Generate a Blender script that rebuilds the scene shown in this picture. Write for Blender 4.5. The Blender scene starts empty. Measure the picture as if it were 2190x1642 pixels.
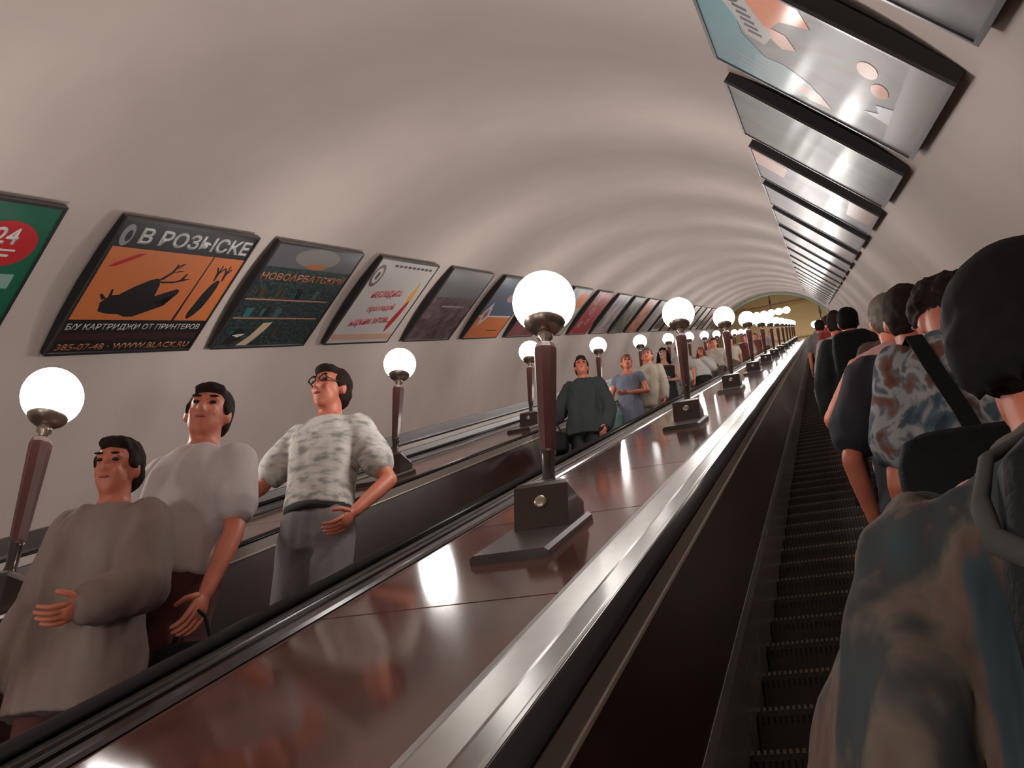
import bpy, bmesh, math, random
from mathutils import Vector, Matrix, noise
from math import sin, cos, pi, radians, sqrt, atan2
random.seed(7)
SC = bpy.context.scene
COL = SC.collection
C30, S30 = cos(radians(30)), sin(radians(30))
ROT30 = (radians(30), 0, 0)

def T(x, s, h):
    """tunnel coordinates (right, up along the slope, away from the slope) -> world"""
    return Vector((x, s*C30 - h*S30, s*S30 + h*C30))

# ------------------------------------------------------------------ camera
cd = bpy.data.cameras.new('camera'); cam = bpy.data.objects.new('camera', cd); COL.objects.link(cam)
cd.sensor_width = 36.0; cd.lens = 2100/2190*36.0; cd.clip_start = .05; cd.clip_end = 300
CX = 2.4
def tv(x, s, h): return T(x, s, h)
_r = tv(.93846, -.30067, .16997)
rows = [(.93846, .2952, -.17931), (.16997, .05722, .98379), (-.30067, .95372, -.00353)]
# rows give right / up / forward as (right, along, away) components
rt = tv(rows[0][0], rows[0][1], rows[0][2]); up = tv(*rows[1]); fw = tv(*rows[2])
m = Matrix((rt, up, -fw)).transposed().to_4x4(); m.translation = T(CX, 0, 0)
cam.matrix_world = m
SC.camera = cam

# ------------------------------------------------------------------ world, exposure
w = bpy.data.worlds.new('world'); SC.world = w; w.use_nodes = True
w.node_tree.nodes['Background'].inputs[0].default_value = (.55, .5, .45, 1)
w.node_tree.nodes['Background'].inputs[1].default_value = .02
SC.view_settings.view_transform = 'Standard'; SC.view_settings.look = 'None'
SC.view_settings.gamma = 1; SC.view_settings.use_curve_mapping = False
SC.view_settings.exposure = 0.0
GLOBE_POWER = 58.0
SC.cycles.max_bounces = 8
SC.cycles.sample_clamp_indirect = 4.0

# ------------------------------------------------------------------ materials
MATS = {}
def mat(name, col, rough=.6, metal=0, coat=0, spec=.5, emit=None, estr=0, var=0, vscale=6, bump=0, bscale=80, coat_rough=.08):
    if name in MATS: return MATS[name]
    m = bpy.data.materials.new(name); m.use_nodes = True; nt = m.node_tree
    b = nt.nodes['Principled BSDF']
    b.inputs['Base Color'].default_value = (*col, 1); b.inputs['Roughness'].default_value = rough
    b.inputs['Metallic'].default_value = metal; b.inputs['Coat Weight'].default_value = coat
    b.inputs['Coat Roughness'].default_value = coat_rough
    b.inputs['Specular IOR Level'].default_value = spec
    if emit:
        b.inputs['Emission Color'].default_value = (*emit, 1); b.inputs['Emission Strength'].default_value = estr
    tc = nt.nodes.new('ShaderNodeTexCoord')
    if var:
        n = nt.nodes.new('ShaderNodeTexNoise'); n.inputs['Scale'].default_value = vscale; n.inputs['Detail'].default_value = 6
        nt.links.new(tc.outputs['Object'], n.inputs['Vector'])
        r = nt.nodes.new('ShaderNodeValToRGB')
        r.color_ramp.elements[0].position = .3; r.color_ramp.elements[1].position = .7
        r.color_ramp.elements[0].color = (*[c*(1-var) for c in col], 1)
        r.color_ramp.elements[1].color = (*[min(1, c*(1+var)) for c in col], 1)
        nt.links.new(n.outputs['Fac'], r.inputs['Fac']); nt.links.new(r.outputs['Color'], b.inputs['Base Color'])
    if bump:
        n = nt.nodes.new('ShaderNodeTexNoise'); n.inputs['Scale'].default_value = bscale; n.inputs['Detail'].default_value = 4
        nt.links.new(tc.outputs['Object'], n.inputs['Vector'])
        bp = nt.nodes.new('ShaderNodeBump'); bp.inputs['Strength'].default_value = bump; bp.inputs['Distance'].default_value = .01
        nt.links.new(n.outputs['Fac'], bp.inputs['Height']); nt.links.new(bp.outputs['Normal'], b.inputs['Normal'])
    MATS[name] = m; return m

def ramp_mat(name, stops, scale=(1, 1, 1), nscale=4, rough=.5, coat=0, kind='noise', detail=4, dist=0, coat_rough=.08, bump=0):
    """procedural pattern of several colours"""
    if name in MATS: return MATS[name]
    m = bpy.data.materials.new(name); m.use_nodes = True; nt = m.node_tree
    b = nt.nodes['Principled BSDF']; b.inputs['Roughness'].default_value = rough; b.inputs['Coat Weight'].default_value = coat
    b.inputs['Coat Roughness'].default_value = coat_rough
    tc = nt.nodes.new('ShaderNodeTexCoord'); mp = nt.nodes.new('ShaderNodeMapping'); mp.inputs['Scale'].default_value = scale
    mp.inputs['Location'].default_value = (random.random()*9, random.random()*9, 0)
    nt.links.new(tc.outputs['Object'], mp.inputs['Vector'])
    if kind == 'noise':
        n = nt.nodes.new('ShaderNodeTexNoise'); n.inputs['Detail'].default_value = detail; n.inputs['Distortion'].default_value = dist
        out = n.outputs['Fac']
    elif kind == 'vor':
        n = nt.nodes.new('ShaderNodeTexVoronoi'); out = n.outputs['Color']
    n.inputs['Scale'].default_value = nscale
    nt.links.new(mp.outputs['Vector'], n.inputs['Vector'])
    r = nt.nodes.new('ShaderNodeValToRGB'); cr = r.color_ramp
    while len(cr.elements) < len(stops): cr.elements.new(.5)
    for e, (p, c) in zip(cr.elements, stops): e.position = p; e.color = (*c, 1)
    nt.links.new(out, r.inputs['Fac']); nt.links.new(r.outputs['Color'], b.inputs['Base Color'])
    if bump:
        bp = nt.nodes.new('ShaderNodeBump'); bp.inputs['Strength'].default_value = bump; bp.inputs['Distance'].default_value = .01
        nt.links.new(n.outputs['Fac'], bp.inputs['Height']); nt.links.new(bp.outputs['Normal'], b.inputs['Normal'])
    MATS[name] = m; return m

M_VAULT = mat('vault_plaster', (.625, .52, .468), .75, var=.05, vscale=1.2, bump=.15, bscale=30)
M_DECK = ramp_mat('brown_granite', [(.25, (.065, .022, .017)), (.5, (.11, .038, .028)), (.75, (.165, .06, .043))], nscale=3.0, rough=.10, coat=0, detail=8)
M_DECK.node_tree.nodes['Principled BSDF'].inputs['Specular IOR Level'].default_value = .33
M_TRIM = mat('dark_brown_trim', (.035, .017, .013), .3, coat=.3)
M_METAL = mat('brushed_aluminium', (.46, .45, .44), .36, metal=1, var=.06, vscale=9)
M_METAL2 = mat('worn_steel', (.27, .26, .25), .3, metal=1, var=.1, vscale=5)
M_TRIMM = mat('dull_warm_trim', (.42, .36, .32), .38, metal=.45)
M_STEEL_DKREFL = mat('polished_steel_dark_reflection', (.075, .073, .075), .18, metal=1)  # left strips: reflections of dark things put into the metal colour
M_CHROME = mat('chrome', (.7, .7, .7), .12, metal=1)
M_RUBBER = mat('black_rubber', (.007, .007, .008), .35, spec=.35)
M_PANEL = mat('dark_panel', (.042, .017, .012), .3, spec=.4, var=.25, vscale=4)
M_SKIRT = mat('skirt_metal', (.36, .34, .33), .24, metal=.3, var=.1, vscale=3, bump=.06, bscale=5)
M_STEP = mat('dark_step_metal', (.05, .042, .036), .45, metal=.6)
M_STEPN = mat('worn_step_edge', (.16, .13, .1), .4, metal=.7)
M_POST = mat('red_brown_post', (.085, .02, .016), .42, coat=.1, var=.15, vscale=8)
M_BRONZE = mat('bronze', (.42, .34, .28), .32, metal=.85)
M_DKBRONZE = mat('dark_pedestal', (.04, .025, .02), .3, metal=.3, coat=.3)
M_BLACK = mat('black_frame', (.008, .008, .009), .35)
M_GREYF = mat('grey_frame', (.09, .09, .095), .3, metal=.7)
M_YELLOW = mat('yellow_wall', (.55, .38, .18), .7, var=.08, vscale=.6)
M_GREEN_LIT_RIM = mat('pale_green_trim', (.5, .68, .52), .5)  # greenish lamp glow on the tunnel mouth, put into the rim colour
M_FLOOR = mat('hall_floor', (.2, .16, .13), .25)

def globe_mat(power=GLOBE_POWER, name='lit_opal_glass'):
    m = bpy.data.materials.new(name); m.use_nodes = True; nt = m.node_tree
    b = nt.nodes['Principled BSDF']; b.inputs['Base Color'].default_value = (.9, .95, .95, 1); b.inputs['Roughness'].default_value = .2
    b.inputs['Emission Color'].default_value = (1, .955, .91, 1); b.inputs['Emission Strength'].default_value = power
    return m
M_GLOBE = globe_mat(); M_GLOBE_H = globe_mat(14, 'lit_chandelier_glass')

# ------------------------------------------------------------------ helpers
def link(o, parent=None):
    COL.objects.link(o)
    if parent: o.parent = parent
    return o
def tag(o, label=None, cat=None, group=None, kind=None):
    if label: o['label'] = label
    if cat: o['category'] = cat
    if group: o['group'] = group
    if kind: o['kind'] = kind
    return o
def empty(name, loc, rot=(0, 0, 0)):
    o = bpy.data.objects.new(name, None); o.empty_display_size = .1; COL.objects.link(o)
    o.location = loc; o.rotation_euler = rot; return o
def fin(name, bm, m, parent=None, smooth=False, bevel=0):
    bmesh.ops.recalc_face_normals(bm, faces=bm.faces)
    me = bpy.data.meshes.new(name); bm.to_mesh(me); bm.free()
    for mm in (m if isinstance(m, (list, tuple)) else [m]): me.materials.append(mm)
    if smooth:
        for p in me.polygons: p.use_smooth = True
    o = bpy.data.objects.new(name, me); link(o, parent)
    if bevel:
        md = o.modifiers.new('bevel', 'BEVEL'); md.width = bevel; md.segments = 2; md.limit_method = 'ANGLE'
    return o
def struct(o): o['kind'] = 'structure'; return o
def box(bm, x0, x1, y0, y1, z0, z1, mi=0):
    v = [bm.verts.new((x, y, z)) for x in (x0, x1) for y in (y0, y1) for z in (z0, z1)]
    for f in ((0, 1, 3, 2), (4, 6, 7, 5), (0, 4, 5, 1), (2, 3, 7, 6), (0, 2, 6, 4), (1, 5, 7, 3)):
        fc = bm.faces.new([v[i] for i in f]); fc.material_index = mi
    return v
def prism(bm, prof, s0, s1, mi=0):
    """closed (x,h) profile extruded along local y"""
    a = [bm.verts.new((x, s0, h)) for x, h in prof]; b = [bm.verts.new((x, s1, h)) for x, h in prof]
    n = len(prof)
    bm.faces.new(a).material_index = mi; bm.faces.new(b[::-1]).material_index = mi
    for i in range(n):
        bm.faces.new((a[i], a[(i+1) % n], b[(i+1) % n], b[i])).material_index = mi
def lathe(bm, prof, n=24, c=(0, 0, 0), mi=0, smooth=True):
    rings = []
    for r, z in prof:
        rings.append([bm.verts.new((c[0]+r*cos(2*pi*i/n), c[1]+r*sin(2*pi*i/n), c[2]+z)) for i in range(n)])
    for a, b in zip(rings, rings[1:]):
        for i in range(n):
            f = bm.faces.new((a[i], a[(i+1) % n], b[(i+1) % n], b[i])); f.smooth = smooth; f.material_index = mi
    bm.faces.new(rings[0][::-1]).material_index = mi; bm.faces.new(rings[-1]).material_index = mi
def frame_of(d):
    d = Vector(d).normalized(); a = Vector((0, 0, 1)) if abs(d.z) < .9 else Vector((0, 1, 0))
    x = d.cross(a).normalized(); return x, d.cross(x).normalized()
def tube(bm, pts, rad, n=10, mi=0, flat=1.0):
    """tapered tube with rounded ends along points"""
    pts = [Vector(p) for p in pts]; rings = []
    P, R = [], []
    d0 = (pts[1]-pts[0]).normalized(); d1 = (pts[-1]-pts[-2]).normalized()
    r0, r1 = rad[0], rad[-1]
    P += [pts[0]-d0*r0*.95, pts[0]-d0*r0*.7]; R += [r0*.3, r0*.72]
    P += pts; R += list(rad)
    P += [pts[-1]+d1*r1*.7, pts[-1]+d1*r1*.95]; R += [r1*.72, r1*.3]
    x0 = None
    for i, p in enumerate(P):
        d = (P[min(i+1, len(P)-1)]-P[max(i-1, 0)]).normalized()
        if x0 is None: x, y = frame_of(d)
        else:
            x = (x0 - d*x0.dot(d)).normalized(); y = d.cross(x)
        x0 = x
        rings.append([bm.verts.new(p + x*R[i]*cos(2*pi*k/n) + y*R[i]*flat*sin(2*pi*k/n)) for k in range(n)])
    for a, b in zip(rings, rings[1:]):
        for k in range(n):
            f = bm.faces.new((a[k], a[(k+1) % n], b[(k+1) % n], b[k])); f.material_index = mi; f.smooth = True
    bm.faces.new(rings[0][::-1]).material_index = mi; bm.faces.new(rings[-1]).material_index = mi
def ell(bm, c, r, rot=None, n=14, mi=0):
    res = bmesh.ops.create_uvsphere(bm, u_segments=n, v_segments=max(6, n*2//3), radius=1)
    M = Matrix.Translation(c) @ ((rot or Matrix.Identity(3)).to_4x4()) @ Matrix.Diagonal((*r, 1))
    bmesh.ops.transform(bm, matrix=M, verts=res['verts'])
    for v in res['verts']:
        for f in v.link_faces: f.smooth = True; f.material_index = mi
def loft(bm, rings, n=20, mi=0):
    """rings: (cx, cy, cz, rx, ry)"""
    rr = []
    for cx, cy, cz, rx, ry in rings:
        rr.append([bm.verts.new((cx+rx*math.copysign(abs(cos(t))**.85, cos(t)), cy+ry*math.copysign(abs(sin(t))**.85, sin(t)), cz))
                   for t in [2*pi*k/n for k in range(n)]])
    for a, b in zip(rr, rr[1:]):
        for k in range(n):
            f = bm.faces.new((a[k], a[(k+1) % n], b[(k+1) % n], b[k])); f.material_index = mi; f.smooth = True
    bm.faces.new(rr[0][::-1]).material_index = mi; bm.faces.new(rr[-1]).material_index = mi

def copy_tree(o, parent=None):
    c = o.copy(); COL.objects.link(c); c.parent = parent
    for ch in [k for k in KIDS.get(o.name, [])] or list(o.children): copy_tree(ch, c)
    return c
KIDS = {}

# ------------------------------------------------------------------ the tunnel
VK, VR = -1.68, 4.01
S_END = 59.6
def vault():
    bm = bmesh.new(); n = 110; ss = [-9 + i*(S_END+9)/70 for i in range(71)]
    rings = []
    for s in ss:
        ring = []
        for i in range(n+1):
            t = radians(-12 + 204*i/n)
            ring.append(bm.verts.new((VR*cos(t), s, VK+VR*sin(t))))
        rings.append(ring)
    for a, b in zip(rings, rings[1:]):
        for i in range(n):
            bm.faces.new((a[i], a[i+1], b[i+1], b[i])).smooth = True
    o = fin('ceiling', bm, M_VAULT); o.rotation_euler = ROT30
    for p in o.data.polygons: p.use_smooth = True
    md = o.modifiers.new('thick', 'SOLIDIFY'); md.thickness = .25; md.offset = -1
    # outward thickness whatever way the normals ended up
    c = o.data.polygons[len(o.data.polygons)//2]
    inward = (Vector((0, c.center.y, VK)) - c.center).dot(c.normal) > 0
    md.offset = -1 if inward else 1
    return struct(o)
vault()
bm = bmesh.new()
prof = []
for i in range(61):
    t = radians(-6+192*i/60); prof.append((t, VR))
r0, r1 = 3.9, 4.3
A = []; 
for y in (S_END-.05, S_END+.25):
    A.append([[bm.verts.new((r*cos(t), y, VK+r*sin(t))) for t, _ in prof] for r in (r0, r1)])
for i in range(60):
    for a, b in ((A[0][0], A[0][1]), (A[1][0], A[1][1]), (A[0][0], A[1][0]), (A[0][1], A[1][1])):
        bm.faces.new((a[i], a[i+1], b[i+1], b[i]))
o = fin('trim_1', bm, M_GREEN_LIT_RIM); o.rotation_euler = ROT30; struct(o)

# baseboards against the vault
for side, nm in ((-1, 'baseboard_left'), (1, 'baseboard_right')):
    bm = bmesh.new()
    prism(bm, [(side*3.80, -.70), (side*3.815, -.50), (side*3.89, -.48), (side*3.99, -.70)], -8, S_END)
    o = fin(nm, bm, M_TRIM); o.rotation_euler = ROT30; struct(o)
# ground slab below everything
bm = bmesh.new(); box(bm, -3.99, 3.99, -9, S_END+.5, -2.5, -2.2)
o = fin('floor', bm, mat('concrete', (.1, .09, .08), .9)); o.rotation_euler = ROT30; struct(o)

# ------------------------------------------------------------------ upper hall
LZ = T(0, 60.2, -1.3).z; LY = T(0, 60.2, -1.3).y
def hall():
    bm = bmesh.new(); box(bm, -9, 9, LY, LY+8, LZ-.3, LZ)
    struct(fin('floor', bm, M_FLOOR))
    yb = 57.6
    bm = bmesh.new(); box(bm, -9, 9, yb, yb+.3, LZ, LZ+9.5); struct(fin('wall_back', bm, M_YELLOW))
    bm = bmesh.new()
    for z, d, hh in ((3.55, .12, .1), (6.1, .2, .16)):
        box(bm, -9, 9, yb-d, yb, LZ+z, LZ+z+hh)
    struct(fin('trim_2', bm, mat('ochre_cornice', (.42, .27, .12), .6)))
    for sx, nm in ((-1, 'wall_left'), (1, 'wall_right')):
        bm = bmesh.new(); box(bm, *(sorted((sx*9, sx*9.3))), LY-4, yb+.3, LZ-.3, LZ+9.5); struct(fin(nm, bm, M_YELLOW))
    bm = bmesh.new(); box(bm, -9.3, 9.3, T(0, S_END, 2.6).y-.2, yb+.3, LZ+9.5, LZ+9.8); struct(fin('ceiling', bm, M_YELLOW))
    # wall around the mouth of the tunnel, seen from the hall side
    bm = bmesh.new(); ya = T(0, S_END+.2, 0).y
    for x0, x1 in ((-9.3, -4.2), (4.2, 9.3)): box(bm, x0, x1, ya-.6, ya-.3, LZ-.3, LZ+9.5)
    struct(fin('wall_front', bm, M_YELLOW))
hall()

def chandelier(loc, span, n, zs, label):
    r = empty('chandelier', loc)
    tag(r, label, 'chandelier')
    bm = bmesh.new()
    lathe(bm, [(.09, 0), (.05, .1), (.12, .22), (.05, .34), (.03, .5), (.09, .75), (.03, .95), (.03, LZ+9.5-loc.z)], 12)
    fin('stem', bm, M_BRONZE, r, True)
    for i in range(n):
        a = -1 + 2*i/(n-1) if n > 1 else 0
        x = a*span
        bm = bmesh.new(); tube(bm, [(0, 0, .12), (x*.5, 0, .0), (x, 0, .12)], [.025, .02, .02], 8); fin('arm', bm, M_BRONZE, r, True)
        bm = bmesh.new(); ell(bm, (x, 0, -.05), (.24, .24, .2), n=16); fin('globe', bm, M_GLOBE_H, r, True)
    return r
chandelier(T(-.1, 64, 1.30), .92, 5, 4.9, 'wide bright chandelier in the yellow hall, left of the escalator top')
chandelier(T(2.78, 64, .1), .42, 3, 5.9, 'small chandelier with ornate stem over the dark crowd in the yellow hall')

# ------------------------------------------------------------------ decks between the escalators
S0, S1 = -7.0, 59.9
def deck(x0, x1, ml, mr, label, dark_left=True):
    """polished panels x0..x1, metal strips out to ml on the left and mr on the right"""
    r = empty('balustrade_deck', T((x0+x1)/2, S0, -.63), ROT30)
    tag(r, label, 'escalator deck', 'polished decks beside the escalators')
    cx = (x0+x1)/2
    L = S1-S0
    # panels: 1.47 long with thin seams
    bm = bmesh.new(); s = 4.17-S0-8*1.45
    while s > 0: s -= 1.45
    while s < L:
        a, b = max(0, s+.004), min(L, s+1.446)
        if b > a: box(bm, x0-cx, x1-cx, a, b, -.04, 0)
        s += 1.45
    o = fin('deck_panel', bm, M_DECK, r); md = o.modifiers.new('b', 'BEVEL'); md.width = .003; md.segments = 1
    bm = bmesh.new(); box(bm, x0-cx+.01, x1-cx-.01, 0, L, -1.5, -.041); fin('deck_core', bm, M_TRIM, r)
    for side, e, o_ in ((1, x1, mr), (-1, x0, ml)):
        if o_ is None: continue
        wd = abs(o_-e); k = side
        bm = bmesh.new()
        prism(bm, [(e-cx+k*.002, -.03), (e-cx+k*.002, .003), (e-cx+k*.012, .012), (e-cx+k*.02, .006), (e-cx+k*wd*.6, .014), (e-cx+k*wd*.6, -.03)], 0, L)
        fin('metal_strip', bm, M_METAL if side > 0 else M_STEEL_DKREFL, r)
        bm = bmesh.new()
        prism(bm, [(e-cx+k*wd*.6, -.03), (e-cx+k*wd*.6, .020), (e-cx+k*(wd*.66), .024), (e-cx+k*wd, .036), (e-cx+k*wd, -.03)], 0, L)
        fin('metal_strip', bm, M_METAL2 if side > 0 else M_STEEL_DKREFL, r)
    return r
E2, E1, E0 = 2.45, .02, -2.41
RO = .605
deck(.776, 1.57, .67, 1.79, 'reddish-brown polished deck with large globe lamps beside the upward escalator')
deck(-1.65, -.85, -1.80, -.585, 'polished deck with the smaller globe lamps, beyond the descending people')
deck(-3.86, -3.2, None, -3.09, 'narrow dark deck along the left tunnel wall under the posters')
deck(3.25, 3.9, 3.13, None, 'narrow deck along the right wall behind the standing riders')

# ------------------------------------------------------------------ escalators
STEP, HS = .37, -1.3
def step_mesh():
    """one step in world-horizontal frame: nosing at origin, tread runs +y, riser hangs below"""
    w_ = .48; run = STEP*C30; rise = STEP*S30
    bm = bmesh.new()
    box(bm, -w_, w_, .0, run+.02, -.03, -.006)
    n = 48; p = 2*w_/n
    for i in range(n):
        x = -w_+p*(i+.2); box(bm, x, x+p*.55, .002, run, -.008, .0)
    # curved riser with cleats
    pr = [(.0, -.004), (.012, -rise*.3), (.018, -rise*.7), (.01, -rise-.02), (.03, -rise-.02), (.04, -.02)]
    a = [bm.verts.new((-w_, y, z)) for y, z in pr]; b = [bm.verts.new((w_, y, z)) for y, z in pr]
    for i in range(len(pr)): bm.faces.new((a[i], a[(i+1) % len(pr)], b[(i+1) % len(pr)], b[i]))
    bm.faces.new(a); bm.faces.new(b[::-1])
    for i in range(n):
        x = -w_+p*(i+.2)
        c = [bm.verts.new(v) for v in ((x, -.003, -.004), (x+p*.55, -.003, -.004), (x+p*.55, .012, -rise), (x, .012, -rise))]
        bm.faces.new(c)
    # worn bright edge teeth
    for i in range(n):
        x = -w_+p*(i+.2); box(bm, x, x+p*.55, -.006, .012, -.012, .002, 1)
    bmesh.ops.recalc_face_normals(bm, faces=bm.faces)
    me = bpy.data.meshes.new('step'); bm.to_mesh(me); bm.free(); me.materials.append(M_STEP); me.materials.append(M_STEPN)
    return me
STEP_ME = step_mesh()
PH = {}
def escalator(cx, phase, nstart, nparts, label, nend=158):
    r = empty('escalator', T(cx, S0, HS), ROT30)
    tag(r, label, 'escalator'); PH[cx] = phase
    L = S1-S0
    for k in (-1, 1):
        bm = bmesh.new(); hw = .036
        x = k*RO; t = -.57-HS
        prism(bm, [(x-hw, t-.016), (x-hw*.98, t-.009), (x-hw*.8, t-.003), (x-hw*.4, t), (x+hw*.4, t), (x+hw*.8, t-.003), (x+hw*.98, t-.009), (x+hw, t-.016), (x+hw*.8, t-.022), (x-hw*.8, t-.022)], 0, L)
        o = fin('handrail', bm, M_RUBBER, r)
        for p in o.data.polygons: p.use_smooth = len(p.vertices) == 4
        d = -.65-HS
        bm = bmesh.new()   # guide under the rail
        prism(bm, [(x-k*.030, d+.02), (x-k*.030, t-.021), (x+k*.07, t-.026), (x+k*.07, d+.02)], 0, L)
        fin('rail_guide', bm, M_METAL2, r)
        bm = bmesh.new()   # inner face with a bright bead at its lower edge
        xi = x-k*.036
        prism(bm, [(xi, t-.020), (xi-k*.004, d+.012), (xi-k*.009, d+.010), (xi-k*.012, d+.004), (xi-k*.009, d-.002), (xi, d-.004), (xi+k*.02, d-.004), (xi+k*.02, t-.020)], 0, L)
        fin('inner_trim', bm, M_TRIMM, r)
        bm = bmesh.new()
        xa, xb = xi-k*.002, k*.482
        prism(bm, [(xa, d-.002), (xb, .30), (xb+k*.03, .30), (xa+k*.03, d-.002)], 0, L); fin('side_panel', bm, M_PANEL, r)
        bm = bmesh.new()
        prism(bm, [(k*.474, .0), (k*.474, .27), (k*.482, .31), (k*.51, .31), (k*.51, -.25), (k*.484, -.25), (k*.484, 0)], 0, L)
        fin('skirt_panel', bm, M_SKIRT, r)
    for i in range(nparts):
        o = bpy.data.objects.new('step', STEP_ME); link(o, r)
        s = phase + (nstart+i)*STEP
        o.location = (0, s-S0, 0); o.rotation_euler = (-radians(30), 0, 0)
    # the rest as one part
    me = bpy.data.meshes.new('steps_far'); bm = bmesh.new()
    w_ = .48; run = STEP*C30; rise = STEP*S30
    for i in list(range(nstart+nparts, nend)):
        s = phase+i*STEP-S0
        q = [(0, 0), (run, 0), (run, rise), (run+.02, rise), (run+.02, -.03), (0, -.03)]
        pts = [(y*C30+z*S30, -y*S30+z*C30) for y, z in q]
        a = [bm.verts.new((-w_, s+y, z)) for y, z in pts]; b = [bm.verts.new((w_, s+y, z)) for y, z in pts]
        for j in range(6): bm.faces.new((a[j], a[(j+1) % 6], b[(j+1) % 6], b[j])).material_index = 1 if j in (2,) else 0
        bm.faces.new(a); bm.faces.new(b[::-1])
    o = fin('step', bm, [M_STEP, M_STEPN], r); o['kind'] = 'stuff'
    return r
escalator(E2, .18, 0, 100, 'upward escalator with bare dark steps, carrying riders seen from behind')
escalator(E1, .10, 0, 100, 'middle escalator bringing down riders who face the viewer')
escalator(E0, .05, 4, 60, 'empty escalator nearest to the poster wall on the left')

def tread_z(cx, y):
    ph = PH[cx]
    k = math.floor((y*1.0 - T(0, ph, HS).y)/(STEP*C30))
    p = T(0, ph+k*STEP, HS); return p.y + STEP*C30*.5, p.z

# ------------------------------------------------------------------ globe lamps
def make_lamp():
    r = empty('globe_lamp', (0, 0, 0))
    G = .96/C30                     # globe centre height above the deck, straight up
    # wedge plate lies on the deck (sloping); its frame is the tunnel frame
    def slope(o): o.rotation_euler = ROT30; return o
    bm = bmesh.new(); prism(bm, [(-.15, 0), (-.15, .022), (-.135, .034), (.135, .034), (.15, .022), (.15, 0)], -.56, .14)
    slope(fin('base_plate', bm, M_DKBRONZE, r))
    bm = bmesh.new()               # pedestal block, upright sides, level top
    v = []
    for (x, y) in ((-.115, -.115), (.115, -.115), (.115, .115), (-.115, .115)):
        v.append(bm.verts.new((x, y, y*.577+.02)))
    for z, q in ((.15, 1), (.17, .9), (.2, .5)):
        nv = [bm.verts.new((x*q, y*q, z)) for (x, y) in ((-.115, -.115), (.115, -.115), (.115, .115), (-.115, .115))]
        for i in range(4): bm.faces.new((v[-4+i], v[-4+(i+1) % 4], nv[(i+1) % 4], nv[i]))
        v += nv
    bm.faces.new(v[-4:])
    p = fin('pedestal', bm, M_DKBRONZE, r)
    bm = bmesh.new(); ell(bm, (0, -.118, .08), (.028, .012, .028), n=14); fin('bolt_cap', bm, M_BRONZE, p, True)
    bm = bmesh.new(); lathe(bm, [(.03, .19), (.034, .2), (.03, .225), (.026, .24), (.03, .33), (.036, .35)], 16); fin('lower_collar', bm, M_DKBRONZE, r)
    bm = bmesh.new(); lathe(bm, [(.034, .34), (.037, .36), (.053, .83), (.053, .85), (.045, .875), (.03, .885)], 8, smooth=False)
    fin('post', bm, M_POST, r)
    bm = bmesh.new(); lathe(bm, [(.022, .875), (.02, .90), (.036, .915), (.036, .935), (.026, .945), (.03, .955)], 20); fin('upper_collar', bm, M_BRONZE, r)
    bm = bmesh.new(); lathe(bm, [(.03, .95), (.06, .957), (.082, .972), (.094, .992), (.098, 1.004), (.09, 1.005)], 28); fin('globe_holder', bm, M_BRONZE, r)
    bm = bmesh.new(); ell(bm, (0, 0, G), (.145, .145, .145), n=40); fin('globe', bm, M_GLOBE, r, True)
    return r
L0 = make_lamp()
KIDS[L0.name] = list(L0.children)
KIDS.update({c.name: list(c.children) for c in L0.children})
def lamp(x, s, label, group, first=[True]):
    if first[0]: o = L0; first[0] = False
    else: o = copy_tree(L0)
    o.location = T(x, s, -.63); tag(o, label, 'lamp', group); return o
big = ['largest globe lamp, on the near deck with its sloping base plate in full view',
       'second globe lamp up the near deck, behind the rider with long dark hair',
       'third globe lamp up the near deck, just right of the white blouse',
       'fourth globe lamp up the near deck, its globe touching the third one']
S_B = [3.85 + 4.66*k for k in range(-2, 12)]
for k, s in enumerate(S_B):
    n = k-2
    if n < 0: lb = ('second' if k == 0 else 'first') + ' globe lamp on the near deck behind the viewpoint'
    elif n < 4: lb = big[n]
    else: lb = ['fifth', 'sixth', 'seventh', 'eighth', 'ninth', 'tenth', 'eleventh', 'twelfth', 'thirteenth', 'fourteenth', 'fifteenth'][n-4] + ' globe lamp up the near deck, in the merged row of lights'
    lamp(1.235, s, lb, 'large globe lamps on the near deck')
small = ['globe lamp at the far left edge on the far deck, left of the blurred people',
         'globe lamp on the far deck just right of the patterned white shirt',
         'globe lamp on the far deck, half hidden behind the post of the large lamp',
         'globe lamp on the far deck just behind the rider in the black jacket',
         'globe lamp on the far deck above the rider in the grey-blue dress',
         'globe lamp on the far deck above the rider with long dark hair',
         'globe lamp on the far deck just right of the second large lamp post',
         'globe lamp on the far deck above the white-shirted woman']
for k in range(-2, 13):
    s = 3.42 + 4.27*k
    if k < 0: lb = ('second' if k == -2 else 'first') + ' globe lamp on the far deck behind the viewpoint'
    elif k < 8: lb = small[k]
    else: lb = ['ninth', 'tenth', 'eleventh', 'twelfth', 'thirteenth'][k-8] + ' globe lamp up the far deck, tiny among the furthest riders'
    lamp(-1.22, s, lb, 'smaller-looking globe lamps on the far deck')

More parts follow.
